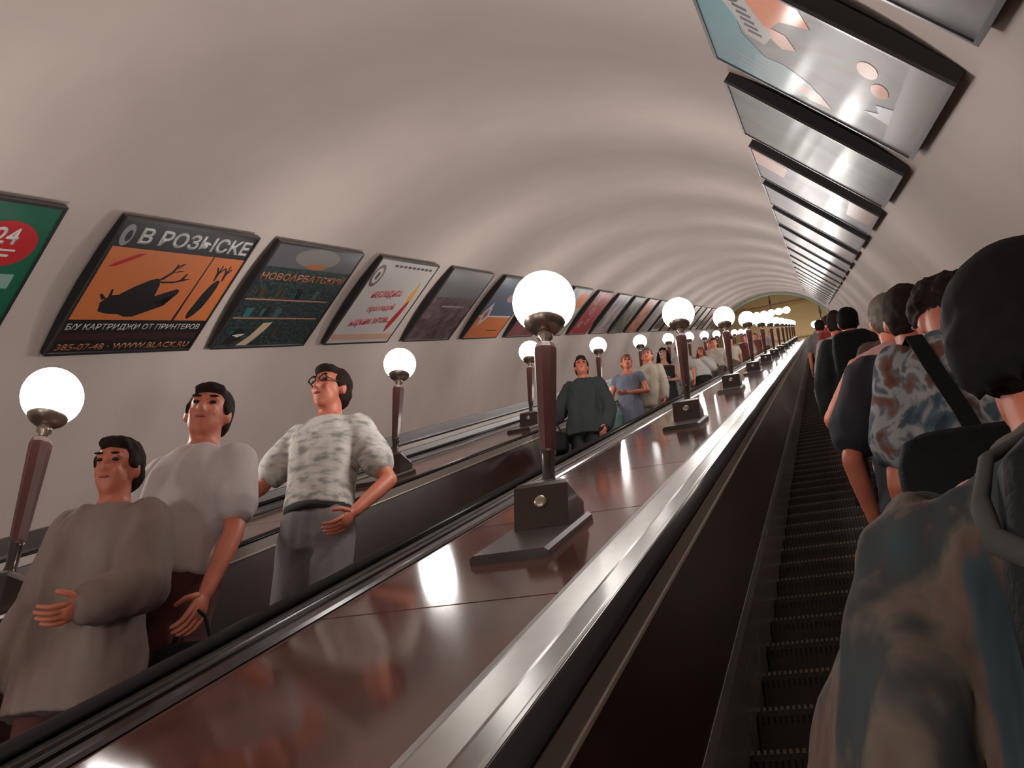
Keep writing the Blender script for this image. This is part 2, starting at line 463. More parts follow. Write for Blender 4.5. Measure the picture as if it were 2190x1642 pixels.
# ------------------------------------------------------------------ posters
XB, YB, XT, YT = 3.06, .806, 2.11, 1.651
PW, PHT = 1.78, sqrt((XB-XT)**2+(YB-YT)**2)
def poster_frame(side, s_near, label, w=PW, group=None):
    """origin at lower-left corner of the front as read; x along reading, y up, z into the tunnel"""
    if side < 0:
        X, Y = tv(0, 1, 0), tv(XB-XT, 0, YT-YB); O = T(-XB, s_near, YB)
    else:
        X, Y = tv(0, -1, 0), tv(-(XB-XT), 0, YT-YB); O = T(XB, s_near+w, YB)
    Y.normalize(); Z = X.cross(Y)
    M = Matrix((X, Y, Z)).transposed().to_4x4(); M.translation = O
    bm = bmesh.new(); b = .022
    d2 = .085 if side < 0 else .085; d1 = .045 if side < 0 else .07
    pr = [(0, -d1), (PHT*.25, -d1-(d2-d1)*.75), (PHT*.5, -d2), (PHT*.75, -d1-(d2-d1)*.75), (PHT, -d1), (PHT, -.012), (0, -.012)]
    va = [bm.verts.new((0, y, z)) for y, z in pr]; vb = [bm.verts.new((w, y, z)) for y, z in pr]
    bm.faces.new(va); bm.faces.new(vb[::-1])
    for i in range(7): bm.faces.new((va[i], va[(i+1) % 7], vb[(i+1) % 7], vb[i]))
    for a in ((0, w, 0, b), (0, w, PHT-b, PHT), (0, b, b, PHT-b), (w-b, w, b, PHT-b)):
        box(bm, a[0], a[1], a[2], a[3], -.012, .004, 1)
    o = fin('framed_poster', bm, [M_BLACK, M_GREYF]); o.matrix_world = M
    tag(o, label, 'poster', group)
    return o
def sheet(p, m, w=PW):
    bm = bmesh.new(); b = .022
    box(bm, b, w-b, b, PHT-b, -.012, -.004); return fin('poster_sheet', bm, m, p)
def pm(name, col, rough=.45, coat=.35): return mat(name, col, rough, coat=coat, coat_rough=.12)
def patch(par, name, pts, m, z=.0, w=PW, label=None):
    """flat printed shape; pts in 0..1 of the sheet"""
    bm = bmesh.new(); v0 = [bm.verts.new((x*w, y*PHT, -.004+z)) for x, y in pts]; v1 = [bm.verts.new((x*w, y*PHT, -.003+z)) for x, y in pts]
    n = len(pts); bm.faces.new(v0[::-1]); bm.faces.new(v1)
    for i in range(n): bm.faces.new((v0[i], v0[(i+1) % n], v1[(i+1) % n], v1[i]))
    bmesh.ops.triangulate(bm, faces=[f for f in bm.faces if len(f.verts) > 4])
    o = fin(name, bm, m, par)
    if label: o['label'] = label
    return o
def rect(x0, y0, x1, y1): return [(x0, y0), (x1, y0), (x1, y1), (x0, y1)]
def oval(cx, cy, rx, ry, n=28, rot=0):
    return [(cx+rx*cos(t)*cos(rot)-ry*sin(t)*sin(rot)*.7, cy+rx*cos(t)*sin(rot)+ry*sin(t)*cos(rot)) for t in [2*pi*i/n for i in range(n)]]
def text(par, body, x, y, h, m, w=PW, width=None, bold=0, shear=0, rot=0, z=.001):
    cu = bpy.data.curves.new('lettering', 'FONT'); cu.body = body; cu.size = 1; cu.extrude = 0; cu.offset = bold; cu.shear = shear; cu.resolution_u = 3
    t = bpy.data.objects.new('tmp', cu); COL.objects.link(t)
    dg = bpy.context.evaluated_depsgraph_get(); me = bpy.data.meshes.new_from_object(t.evaluated_get(dg))
    bpy.data.objects.remove(t); bpy.data.curves.remove(cu)
    if not me.vertices: return
    xs = [v.co.x for v in me.vertices]; ys = [v.co.y for v in me.vertices]
    H = h*PHT; sy = H/(max(ys)-min(ys)); sx = (width*w/(max(xs)-min(xs))) if width else sy
    x0, y0 = min(xs), min(ys)
    for v in me.vertices:
        a, b = (v.co.x-x0)*sx, (v.co.y-y0)*sy
        a, b = a*cos(rot)-b*sin(rot), a*sin(rot)+b*cos(rot)
        v.co = (x*w+a, y*PHT+b, -.003+z)
    me.materials.clear(); me.materials.append(m)
    o = bpy.data.objects.new('lettering', me); link(o, par)
    md = o.modifiers.new('s', 'SOLIDIFY'); md.thickness = .0006
    return o

P_WHITE = pm('print_white', (.62, .6, .58)); P_BLACK = pm('print_black', (.014, .012, .014)); P_RED = pm('print_red', (.5, .02, .025))
P_ORANGE = pm('print_orange', (.68, .19, .06)); P_GREEN = pm('print_green', (.012, .12, .065)); P_TEAL = pm('print_teal', (.03, .14, .14))
P_DOR = pm('print_dull_orange', (.38, .12, .04)); P_CREAM = pm('print_cream', (.55, .42, .28)); P_GREY = pm('print_grey', (.28, .28, .29))
GL = 'posters on the left tunnel wall'
# green sheet with a red oval
p = poster_frame(-1, 3.62, 'green framed poster with red oval reading 24, cut by the left picture edge', group=GL)
sh = sheet(p, P_GREEN)
patch(sh, 'printed_oval', oval(.80, .74, .155, .14), P_RED, .0005)
text(sh, '24', .745, .74, .10, P_WHITE, width=.11, bold=.02)
patch(sh, 'printed_lines', rect(.72, .70, .87, .712), P_WHITE, .0009); patch(sh, 'printed_lines', rect(.74, .665, .85, .68), P_WHITE, .0009)
for y, h, x0, x1 in ((.47, .09, .25, .93), (.355, .035, .32, .22), (.24, .03, .3, .86), (.145, .05, .35, .82), (.06, .03, .4, .8)):
    patch(sh, 'printed_band', rect(x0, y, x1, y+h), mat('print_pale_green', (.22, .36, .29), .5), .0005)
# wanted poster
p = poster_frame(-1, 5.98, 'black and orange poster headed В РОЗЫСКЕ with upside-down black birds', group=GL)
sh = sheet(p, P_BLACK)
patch(sh, 'printed_picture', rect(.015, .27, .985, .80), P_ORANGE, .0005, label='orange picture panel')
bird = [(.30, .47), (.24, .46), (.20, .40), (.22, .33), (.30, .31), (.38, .31), (.43, .29), (.50, .29), (.58, .33), (.66, .37), (.70, .39), (.64, .40), (.60, .42), (.66, .45), (.76, .50), (.76, .53), (.73, .54), (.60, .48), (.58, .47), (.57, .56), (.55, .61), (.52, .62), (.47, .60), (.38, .54)]
patch(sh, 'printed_bird', [(x*.86-.03, y*.92+.03) for x, y in bird], P_BLACK, .001)
for pts in ([(.44, .58), (.47, .58), (.545, .585), (.60, .61), (.66, .615), (.60, .59), (.54, .57), (.46, .565)],
            [(.42, .59), (.44, .60), (.49, .66), (.50, .72), (.515, .71), (.505, .65), (.46, .59)],
            [(.49, .66), (.53, .72), (.56, .73), (.535, .70)], [(.49, .65), (.54, .67), (.58, .67), (.53, .655)],
            [(.58, .60), (.60, .65), (.615, .65), (.60, .60)], [(.14, .42), (.11, .46), (.125, .465), (.165, .43)], [(.17, .45), (.165, .50), (.178, .50), (.19, .45)]):
    patch(sh, 'printed_claw', pts, P_BLACK, .001)
patch(sh, 'printed_bird', [(.80, .29), (.79, .33), (.80, .40), (.815, .50), (.84, .58), (.87, .62), (.895, .61), (.90, .55), (.895, .47), (.88, .38), (.85, .32), (.82, .285)], P_BLACK, .001)
for dx, r in ((.835, 0), (.90, .02)):
    patch(sh, 'printed_claw', [(dx, .61), (dx-.01, .68), (dx-.03, .72), (dx-.02, .725), (dx, .69), (dx+.005, .74), (dx+.015, .74), (dx+.012, .69), (dx+.03, .72), (dx+.038, .71), (dx+.015, .67), (dx+.012, .61)], P_BLACK, .001)
patch(sh, 'printed_line', [(.70, .27), (.72, .27), (.725, .5), (.735, .80), (.725, .80), (.712, .5)], P_BLACK, .0008)
patch(sh, 'printed_stroke', [(.06, .66), (.10, .665), (.22, .745), (.25, .775), (.20, .765), (.09, .69)], P_RED, .0008)
patch(sh, 'printed_drop', oval(.065, .885, .038, .075), P_GREY, .0008); patch(sh, 'printed_drop', oval(.075, .88, .018, .04), P_BLACK, .0012)
text(sh, 'В РОЗЫСКЕ', .145, .835, .115, P_WHITE, width=.825, bold=.03)
text(sh, 'Б/У КАРТРИДЖИ ОТ ПРИНТЕРОВ', .03, .185, .055, P_WHITE, width=.93, bold=.015)
patch(sh, 'printed_band', rect(.02, .115, .98, .165), mat('print_dark_maroon', (.04, .012, .012), .5), .0005)
text(sh, '385-07-48 · WWW.BLACK.RU', .04, .035, .05, P_DOR, width=.92, bold=.02)
# book arcade
p = poster_frame(-1, 8.10, 'dark teal poster of shop shelves under a dull orange heading, right of the orange one', group=GL)
sh = sheet(p, ramp_mat('print_shop_interior', [(.3, (.01, .014, .014)), (.5, (.022, .035, .035)), (.62, (.04, .075, .075)), (.8, (.10, .12, .11))], (3, 5, 1), 7, .4, .4))
patch(sh, 'printed_sky', rect(.012, .78, .988, .985), pm('print_slate', (.10, .10, .11)), .0004)
patch(sh, 'printed_glow', oval(.5, .89, .25, .09), pm('print_pale_slate', (.21, .19, .18)), .0006)
patch(sh, 'printed_glow', oval(.53, .81, .12, .025), P_DOR, .0008)
text(sh, 'НОВОАРБАТСКИЙ', .03, .66, .085, P_DOR, width=.94, bold=.02)
for y in (.47, .29): patch(sh, 'printed_shelf', rect(.02, y, .93, y+.014), pm('print_shelf', (.36, .19, .13)), .0008)
for i in range(16):
    x = random.uniform(.04, .9); y = random.choice((.31, .32, .49, .5, .1)); wv = random.uniform(.03, .07)
    patch(sh, 'printed_book', rect(x, y, x+wv, y+random.uniform(.06, .11)), random.choice((P_TEAL, P_BLACK, pm('print_dull_teal', (.05, .1, .1)), pm('print_dark_olive', (.05, .045, .03)))), .0007)
patch(sh, 'printed_figure', [(.22, .03), (.30, .12), (.36, .25), (.45, .26), (.42, .18), (.36, .08), (.32, .03)], P_CREAM, .001)
patch(sh, 'printed_figure', [(.08, .05), (.10, .15), (.15, .2), (.22, .18), (.22, .09), (.16, .05)], P_BLACK, .001)
patch(sh, 'printed_collar', [(.12, .13), (.18, .11), (.24, .14), (.2, .145)], P_WHITE, .0012)
# drink sheet
p = poster_frame(-1, 10.36, 'white poster with three red slanted lines of words and a red and yellow flame', group=GL)
sh = sheet(p, pm('print_off_white', (.6, .55, .53)))
for i, (t_, x, y, wd) in enumerate((('насладись', .22, .53, .46), ('прохладой', .30, .37, .40), ('жарким летом...', .16, .19, .62))):
    text(sh, t_, x, y, .10, P_RED, width=wd, bold=.025, rot=.06)
patch(sh, 'printed_bottle', [(.80, .14), (.84, .20), (.88, .34), (.90, .50), (.885, .55), (.85, .50), (.80, .36), (.775, .22)], P_RED, .0008)
patch(sh, 'printed_flame', [(.84, .50), (.88, .55), (.90, .50), (.91, .60), (.89, .72), (.86, .78), (.85, .70), (.82, .60)], pm('print_yellow', (.72, .38, .06)), .0010)
patch(sh, 'printed_ring', oval(.10, .80, .075, .125), pm('print_brown', (.14, .06, .05)), .0006)
patch(sh, 'printed_ring', oval(.10, .80, .052, .088), pm('print_off_white', (.5, .5, .5)), .0009)
patch(sh, 'printed_ring', oval(.10, .80, .02, .045), P_BLACK, .0012)
for i in range(9): patch(sh, 'printed_lines', rect(.26+.075*i, .915, .315+.075*i, .94), P_BLACK, .0006)
patch(sh, 'printed_band', rect(.02, .05, .98, .12), pm('print_peach', (.62, .38, .26)), .0004)

# muted pink-grey sheet
p = poster_frame(-1, 12.68, 'dim mauve-grey poster with one thin white line of print across it', group=GL)
sh = sheet(p, ramp_mat('print_mauve', [(.35, (.06, .035, .04)), (.55, (.13, .075, .085)), (.75, (.22, .15, .15))], (1, 2, 1), 3, .45, .4, dist=1))
patch(sh, 'printed_sky', rect(.012, .62, .988, .985), pm('print_slate2', (.13, .12, .125)), .0004)
patch(sh, 'printed_lines', rect(.30, .485, .80, .505), P_GREY, .0006)
# blue over orange
p = poster_frame(-1, 15.06, 'poster half grey-blue and half orange with a white diamond, left of the large globe', group=GL)
sh = sheet(p, pm('print_blue_grey', (.10, .12, .18)))
patch(sh, 'printed_ground', rect(.012, .02, .988, .36), P_ORANGE, .0005)
patch(sh, 'printed_edge', rect(.012, .36, .988, .385), P_WHITE, .0006)
patch(sh, 'printed_diamond', [(.16, .20), (.30, .37), (.20, .60), (.08, .42)], P_WHITE, .0008)
patch(sh, 'printed_diamond', [(.165, .30), (.24, .38), (.195, .50), (.12, .42)], pm('print_rose', (.45, .12, .1)), .001)
patch(sh, 'printed_cloud', oval(.62, .68, .14, .07), pm('print_pink', (.5, .3, .3)), .0008)
patch(sh, 'printed_lines', rect(.55, .13, .85, .145), P_BLACK, .0008)
left_more = [(17.4, 'print_a', [(.3, (.2, .04, .05)), (.55, (.35, .12, .12)), (.8, (.15, .14, .2))], 'crimson and slate poster hidden partly behind the large globe'),
 (19.78, 'print_b', [(.35, (.3, .28, .29)), (.6, (.5, .47, .46)), (.75, (.6, .2, .1))], 'pale grey poster with an orange corner, right of the large globe'),
 (22.2, 'print_c', [(.4, (.45, .03, .04)), (.62, (.5, .05, .05)), (.8, (.6, .35, .3))], 'bright red poster with pale flowers, left of the second large globe'),
 (24.6, 'print_d', [(.3, (.05, .13, .16)), (.5, (.35, .25, .25)), (.75, (.5, .42, .45))], 'poster of mixed teal and pink, just right of the bright red one'),
 (26.95, 'print_e', [(.35, (.04, .07, .06)), (.55, (.2, .17, .12)), (.8, (.45, .33, .2))], 'olive and dark green poster, second right of the bright red one'),
 (29.3, 'print_f', [(.35, (.12, .05, .04)), (.5, (.5, .18, .1)), (.8, (.55, .3, .2))], 'brown and orange poster, third right of the bright red one'),
 (31.65, 'print_g', [(.35, (.3, .26, .25)), (.6, (.42, .36, .35)), (.8, (.5, .12, .1))], 'washed grey poster just left of the second large globe')]
for s, nm, st, lb in left_more:
    p = poster_frame(-1, s, lb, group=GL)
    sh = sheet(p, ramp_mat(nm, st, (1, 1, 1), 2.2, .45, .35))
    if nm == 'print_c':
        for cx_, cy_ in ((.3, .78), (.4, .55), (.55, .3), (.25, .25)):
            patch(sh, 'printed_flower', oval(cx_, cy_, .10, .08), pm('print_pink', (.5, .3, .3)), .0008)
            patch(sh, 'printed_flower', oval(cx_, cy_, .05, .04), P_RED, .001)
    if nm == 'print_b': patch(sh, 'printed_block', rect(.55, .6, .95, .9), P_ORANGE, .0006); patch(sh, 'printed_lines', rect(.1, .3, .6, .34), P_BLACK, .0006)
    if nm == 'print_a': patch(sh, 'printed_lines', rect(.1, .3, .6, .34), P_WHITE, .0006)
palette = [(.5, .45, .42), (.35, .14, .1), (.2, .14, .08), (.55, .5, .5), (.3, .25, .15), (.6, .55, .55), (.4, .2, .12), (.5, .5, .52)]
for i in range(11):
    p = poster_frame(-1, 34.0+2.32*i, 'tiny '+['tan', 'rust', 'brown', 'pale', 'olive', 'whitish', 'russet', 'grey'][i % 8]+' poster high on the left wall, '+['first', 'second', 'third', 'fourth', 'fifth', 'sixth', 'seventh', 'eighth', 'ninth', 'tenth', 'last'][i]+' beyond the second large globe', group='distant posters near the top of the left wall')
    c = palette[i % 8]; sh = sheet(p, pm('print_far_%d' % (i % 8), c))
    patch(sh, 'printed_block', rect(.1, .1+.05*(i % 4), .9, .45), pm('print_far2_%d' % (i % 3), [(.12, .05, .04), (.5, .42, .3), (.1, .12, .1)][i % 3]), .0006)

# right hand posters, overhead
GR = 'posters on the right side of the vault overhead'
RC, RR = .6, .06
def rp(s, label, m, w=PW, deco=None):
    p = poster_frame(1, s, label, w=w, group=GR); sh = sheet(p, m, w)
    if deco: deco(sh)
    return p
def gm(name, stops, sc=(1, 1, 1), n=2.2, dist=.6):
    m = ramp_mat(name, [(p, tuple(c*.72 for c in cc)) for p, cc in stops], sc, n, .42, .10, dist=dist, coat_rough=.12, bump=.12)
    m.node_tree.nodes['Principled BSDF'].inputs['Specular IOR Level'].default_value = .28; return m
rp(1.82, 'grey and pink poster overhead, cut by the top right corner of the picture', gm('print_r0', [(.35, (.2, .19, .2)), (.6, (.34, .3, .31)), (.75, (.4, .14, .15))]))
def deco1(sh):
    tl = pm('print_cyan', (.03, .22, .27), .35, .25)
    patch(sh, 'printed_sky', [(.012, .60), (.35, .70), (.5, .80), (.988, .84), (.988, .985), (.012, .985)], tl, .0005)
    patch(sh, 'printed_sky', [(.012, .62), (.2, .45), (.3, .5), (.38, .62), (.35, .75), (.012, .8)], pm('print_pale_cyan', (.12, .26, .29), .35, .25), .0006)
    patch(sh, 'printed_flame', [(.988, .55), (.86, .50), (.80, .62), (.70, .66), (.68, .78), (.80, .84), (.988, .86)], P_ORANGE, .0007)
    patch(sh, 'printed_flame', [(.70, .60), (.60, .56), (.55, .62), (.62, .68), (.7, .7)], pm('print_coral', (.6, .25, .16), .35, .25), .0007)
    patch(sh, 'printed_flame', [(.14, .56), (.10, .50), (.12, .40), (.24, .46), (.26, .6)], pm('print_coral', (.6, .25, .16), .35, .25), .0008)
    patch(sh, 'printed_machine', [(.86, .76), (.62, .66), (.50, .70), (.52, .78), (.66, .82), (.84, .90), (.92, .88)], pm('print_silver', (.35, .33, .32), .32, .22), .0010)
    patch(sh, 'printed_wheel', oval(.82, .83, .055, .05), P_BLACK, .0012); patch(sh, 'printed_wheel', oval(.82, .83, .035, .032), pm('print_brick', (.4, .16, .12)), .0014)
    for i in range(5): patch(sh, 'printed_vent', rect(.56+.045*i, .705+.012*i, .585+.045*i, .765+.012*i), P_BLACK, .0012)
    patch(sh, 'printed_badge', oval(.62, .22, .07, .035), P_ORANGE, .0009); patch(sh, 'printed_badge', oval(.76, .28, .07, .04), pm('print_coral', (.6, .25, .16), .35, .25), .0009)
    patch(sh, 'printed_edge', rect(.012, .02, .988, .15), pm('print_plum_grey', (.13, .09, .09), .32, .22), .0006)
    patch(sh, 'printed_block', [(.3, .15), (.5, .15), (.46, .22), (.38, .2), (.33, .26)], pm('print_silver', (.35, .33, .32), .32, .22), .0008)
    for i in range(4): patch(sh, 'printed_tower', rect(.05+.06*i, .72, .075+.06*i, .84+.02*(i % 2)), pm('print_pale_cyan', (.12, .26, .29), .35, .25), .0009)
rp(4.17, 'largest overhead poster, silver-grey with teal and orange machine picture', gm('print_r1', [(.3, (.26, .23, .22)), (.5, (.36, .31, .3)), (.62, (.3, .32, .33)), (.8, (.4, .26, .2))], n=2.6), deco=deco1)
rp(6.55, 'overhead poster in dull brown-grey, directly beyond the teal and orange one', gm('print_r2', [(.3, (.07, .06, .05)), (.5, (.17, .14, .12)), (.7, (.23, .2, .17)), (.85, (.34, .15, .09))], n=2.0))
def deco3(sh):
    patch(sh, 'printed_flame', [(.5, .75), (.9, .7), (.95, .985), (.5, .985)], pm('print_coral2', (.5, .2, .13), .32, .22), .0006)
    patch(sh, 'printed_block', rect(.4, .03, .95, .22), pm('print_brick2', (.34, .15, .11), .32, .22), .0006)
rp(8.95, 'overhead poster with red upper edge and brick red corner, third beyond the corner one', gm('print_r3', [(.3, (.2, .17, .2)), (.55, (.36, .32, .36)), (.8, (.5, .4, .4))]), deco=deco3)
rp(11.35, 'pale lilac overhead poster with grey end, beyond the brick-cornered one', gm('print_r4', [(.3, (.4, .36, .36)), (.6, (.5, .44, .45)), (.8, (.32, .3, .25))]))
rp(13.75, 'pinkish overhead poster with a tan end, fifth from the large teal one', gm('print_r5', [(.3, (.42, .3, .28)), (.6, (.52, .42, .44)), (.8, (.4, .28, .18))]))
rp(16.15, 'grey overhead poster beyond the pinkish one', gm('print_r6', [(.3, (.28, .28, .29)), (.6, (.45, .43, .43)), (.8, (.2, .18, .17))]))
far = [((.4, .34, .34), (.5, .42, .42)), ((.42, .4, .4), (.28, .25, .22)), ((.5, .2, .1), (.45, .38, .35)), ((.4, .45, .38), (.42, .42, .4)), ((.3, .42, .33), (.5, .47, .44)), ((.5, .42, .42), (.3, .3, .3))]
for i in range(13):
    a, b = far[i % 6]
    rp(18.5+2.35*i, ['eighth', 'ninth', 'tenth', 'eleventh', 'twelfth', 'thirteenth', 'fourteenth', 'fifteenth', 'sixteenth', 'seventeenth', 'eighteenth', 'nineteenth', 'last'][i]+' overhead poster from the picture corner, narrow sliver in the converging stack', gm('print_rf%d' % (i % 6), [(.3, a), (.7, b)]))

# ------------------------------------------------------------------ people
def remesh(bm, name, vox, m, parent=None, smooth=5, fold=0, fscale=9, stretch=(1, 1, .35), extra=None, lean=0):
    """overlapping closed lumps -> one continuous surface"""
    me = bpy.data.meshes.new('tmp'); bm.to_mesh(me); bm.free()
    t = bpy.data.objects.new('tmp', me); COL.objects.link(t)
    md = t.modifiers.new('r', 'REMESH'); md.mode = 'VOXEL'; md.voxel_size = vox
    ms = t.modifiers.new('s', 'SMOOTH'); ms.factor = .5; ms.iterations = smooth
    dg = bpy.context.evaluated_depsgraph_get(); out = bpy.data.meshes.new_from_object(t.evaluated_get(dg))
    bpy.data.objects.remove(t); bpy.data.meshes.remove(me)
    if fold:
        nn = [Vector(v.normal) for v in out.vertices]
        off = Vector((random.random()*20, random.random()*20, random.random()*20))
        for v, n in zip(out.vertices, nn):
            q = Vector((v.co.x*fscale*stretch[0], v.co.y*fscale*stretch[1], v.co.z*fscale*stretch[2]))+off
            v.co += n*(fold*(noise.noise(q) + .5*noise.noise(q*2.3)))
    if extra is not None:
        b2 = bmesh.new(); b2.from_mesh(out); me2 = bpy.data.meshes.new('x'); extra.to_mesh(me2); extra.free(); b2.from_mesh(me2); b2.to_mesh(out); b2.free(); bpy.data.meshes.remove(me2)
    if lean:
        for v in out.vertices: v.co.y += lean*(max(0, v.co.z)/1.6)**1.6
    for p in out.polygons: p.use_smooth = True
    out.name = name; out.materials.clear(); out.materials.append(m)
    o = bpy.data.objects.new(name, out); link(o, parent); return o

TORSO = [(.84, .12, .10, 0), (.88, .155, .115, 0), (.95, .168, .12, 0), (1.05, .148, .108, .005), (1.14, .145, .106, .005), (1.26, .158, .112, 0), (1.35, .165, .112, -.005), (1.41, .145, .092, -.01), (1.45, .095, .072, -.01), (1.48, .06, .06, -.005)]
SKIN = mat('skin', (.56, .17, .10), .5, var=.08, vscale=12)
SKIN_P = mat('skin_pale', (.58, .30, .21), .5, var=.08, vscale=12)
HAIR_B = mat('black_hair', (.006, .005, .005), .8, spec=.15, var=.3, vscale=60)
HAIR_D = mat('dark_brown_hair', (.018, .009, .007), .75, spec=.2, var=.3, vscale=60)
HAIR_G = mat('grey_brown_hair', (.10, .075, .055), .6, var=.2, vscale=60)
HAIR_R = mat('auburn_hair', (.16, .05, .02), .55, var=.2, vscale=60)
EYE = mat('eye_dark', (.01, .008, .008), .2); LIP = mat('lip', (.32, .07, .06), .5); SHOE = mat('black_shoe', (.012, .011, .011), .35)

def hand(bm, w, d, side_dir, s=1.0, curl=.5, n=6):
    """fingers and thumb rooted in the palm; w wrist, d pointing direction, side_dir towards the thumb"""
    d = Vector(d).normalized(); t = Vector(side_dir); t = (t - d*t.dot(d)).normalized(); nrm = d.cross(t)
    w = Vector(w)
    for i, (ln, o) in enumerate(((.070, .030), (.078, .010), (.073, -.010), (.058, -.029))):
        b = w + d*.085*s + t*o*s
        p1 = b + (d*cos(curl*.6)+nrm*sin(curl*.6))*ln*.45*s
        p2 = p1 + (d*cos(curl*1.5)+nrm*sin(curl*1.5))*ln*.33*s
        p3 = p2 + (d*cos(curl*2.2)+nrm*sin(curl*2.2))*ln*.25*s
        tube(bm, [w+d*.05*s+t*o*.8*s, b, p1, p2, p3], [.010*s, .0098*s, .009*s, .008*s, .007*s], n)
    b = w + d*.03*s + t*.032*s
    tube(bm, [b, b+(d*.6+t*.6+nrm*.3).normalized()*.035*s, b+(d*.8+t*.5+nrm*.45).normalized()*.068*s], [.013*s, .011*s, .0085*s], n)

LEAN = {}
def person(spec):
    """spec keys: head (x,s,h), esc, yaw, name, label, ..."""
    g = spec.get
    hx, hs_, hh = spec['head']; hp = T(hx, hs_, hh)
    ty, tz = tread_z(spec['esc'], hp.y)
    HC = 1.60 - g('hd', 0)
    S = (hp.z - tz)/HC
    S = min(max(S, g('smin', .85)), g('smax', 1.16))
    yaw = radians(g('yaw', 0)); vox = g('vox', .012)
    lean_w = (hp.y - ty)*cos(yaw)/S
    lean = lean_w + g('lean', 0)
    wd = g('wide', 1.0)
    skin = g('skin', SKIN)
    # joints
    dz = g('drop', 0)
    sh = {-1: Vector((-.165*wd, -.01, 1.40-dz)), 1: Vector((.165*wd, -.01, 1.40-dz))}
    arm = {}
    for k, key in ((-1, 'armL'), (1, 'armR')):
        e, wr = g(key, ((.235, -.02, 1.11), (.25, .06, .88)))
        arm[k] = (Vector((k*e[0]*wd, e[1], e[2])), Vector((k*wr[0]*wd, wr[1], wr[2])))
    hipz = .90
    sp = g('stance', .10)
    # body
    bm = bmesh.new()
    loft(bm, [(0, y, z, rx*wd, ry) for z, rx, ry, y in TORSO])
    tube(bm, [(0, -.015, 1.42), (0, 0, 1.50), (0, .012, 1.56)], [.064, .056, .056], 14)
    hy = g('turn', 0); RH = Matrix.Rotation(radians(hy), 3, 'Z') @ Matrix.Rotation(radians(g('nod', 0)), 3, 'X')
    hc = Vector((g('hx', 0), .02+g('hd', 0)*.8, 1.615-g('hd', 0)))
    def H(p): return hc + RH @ Vector(p)
    ell(bm, H((0, -.012, .022)), (.076, .094, .092), RH, 20)          # skull
    ell(bm, H((0, .028, -.045)), (.058, .062, .072), RH, 18)           # face and jaw
    ell(bm, H((0, .062, -.094)), (.027, .022, .02), RH, 12)           # chin
    tube(bm, [H((0, .082, .02)), H((0, .100, -.012)), H((0, .104, -.026))], [.010, .013, .016], 8)   # nose
    for k in (-1, 1):
        ell(bm, H((k*.034, .074, -.025)), (.02, .014, .016), RH, 10)   # cheeks
        ell(bm, H((k*.030, .078, .030)), (.022, .012, .008), RH, 10)   # brows
        ell(bm, H((k*.078, -.004, -.012)), (.011, .02, .032), RH, 10)  # ears
    for k in (-1, 1):
        e, wr = arm[k]
        tube(bm, [(k*.10*wd, -.01, 1.41), sh[k], sh[k]*.6+e*.4, e], [.045, .050, .043, .036], 12)
        tube(bm, [e, e*.65+wr*.35, wr], [.037, .036, .025], 12)
        d = (wr-e).normalized(); tdir = Vector(g('thumb', (0, 1, 0)))
        tt = (tdir - d*tdir.dot(d)).normalized(); pn = d.cross(tt)
        R3 = Matrix((tt, d, pn)).transposed()
        ell(bm, wr + d*.05, (.042, .052, .018), R3, 12)
        hip, kn, an = Vector((k*.085*wd, 0, hipz)), Vector((k*sp, .03, .49)), Vector((k*sp, -.015, .085))
        tube(bm, [hip, (hip+kn)/2, kn], [.085, .070, .054], 12); tube(bm, [kn, kn*.6+an*.4, an], [.054, .052, .036], 12)
        tube(bm, [an+Vector((0, -.02, -.04)), an+Vector((k*.01, .10, -.055))], [.036, .03], 10, flat=.8)
    ex = bmesh.new()
    for k in (-1, 1):
        e, wr = arm[k]; hand(ex, wr, wr-e, g('thumb', (0, 1, 0)), 1.0, g('curl', .5))
    body = remesh(bm, 'person', vox*.75 if g('fine') else vox, skin, None, 3, extra=ex, lean=lean)
    nm = g('name', 'person')
    rem = dict(vox=vox, parent=body, lean=lean)
    def garment(nm_, bm_, m_, fold=.008, **kw):
        a = dict(rem); a.update(kw); return remesh(bm_, nm_, a.pop('vox'), m_, a.pop('parent'), 4, fold=fold, **a)
    # face pieces
    if g('face', True):
        def small(nm_, items, m_):
            b = bmesh.new()
            for c, r in items: ell(b, H(c), r, RH, 10)
            for v in b.verts: v.co.y += lean*(max(0, v.co.z)/1.6)**1.6
            return fin(nm_, b, m_, body, True)
        for k in (-1, 1):
            small('eye', [((k*.030, .080, .012), (.013, .010, .0065))], EYE)
            small('eyebrow', [((k*.031, .090, .034), (.018, .006, .0045))], g('hairm', HAIR_D))
        small('mouth', [((0, .090, -.055), (.021, .008, .0055))], LIP)
    if g('glasses'):
        b = bmesh.new()
        for k in (-1, 1):
            pts = [H((k*.031+.02*cos(t), .098, .010+.016*sin(t))) for t in [2*pi*i/12 for i in range(13)]]
            tube(b, pts, [.003]*13, 6); tube(b, [H((k*.05, .098, .012)), H((k*.08, .01, .012))], [.003, .003], 6)
        for v in b.verts: v.co.y += lean*(max(0, v.co.z)/1.6)**1.6
        fin('glasses', b, M_BLACK, body, True)
    # hair
    st = g('hair', 'short'); b = bmesh.new()
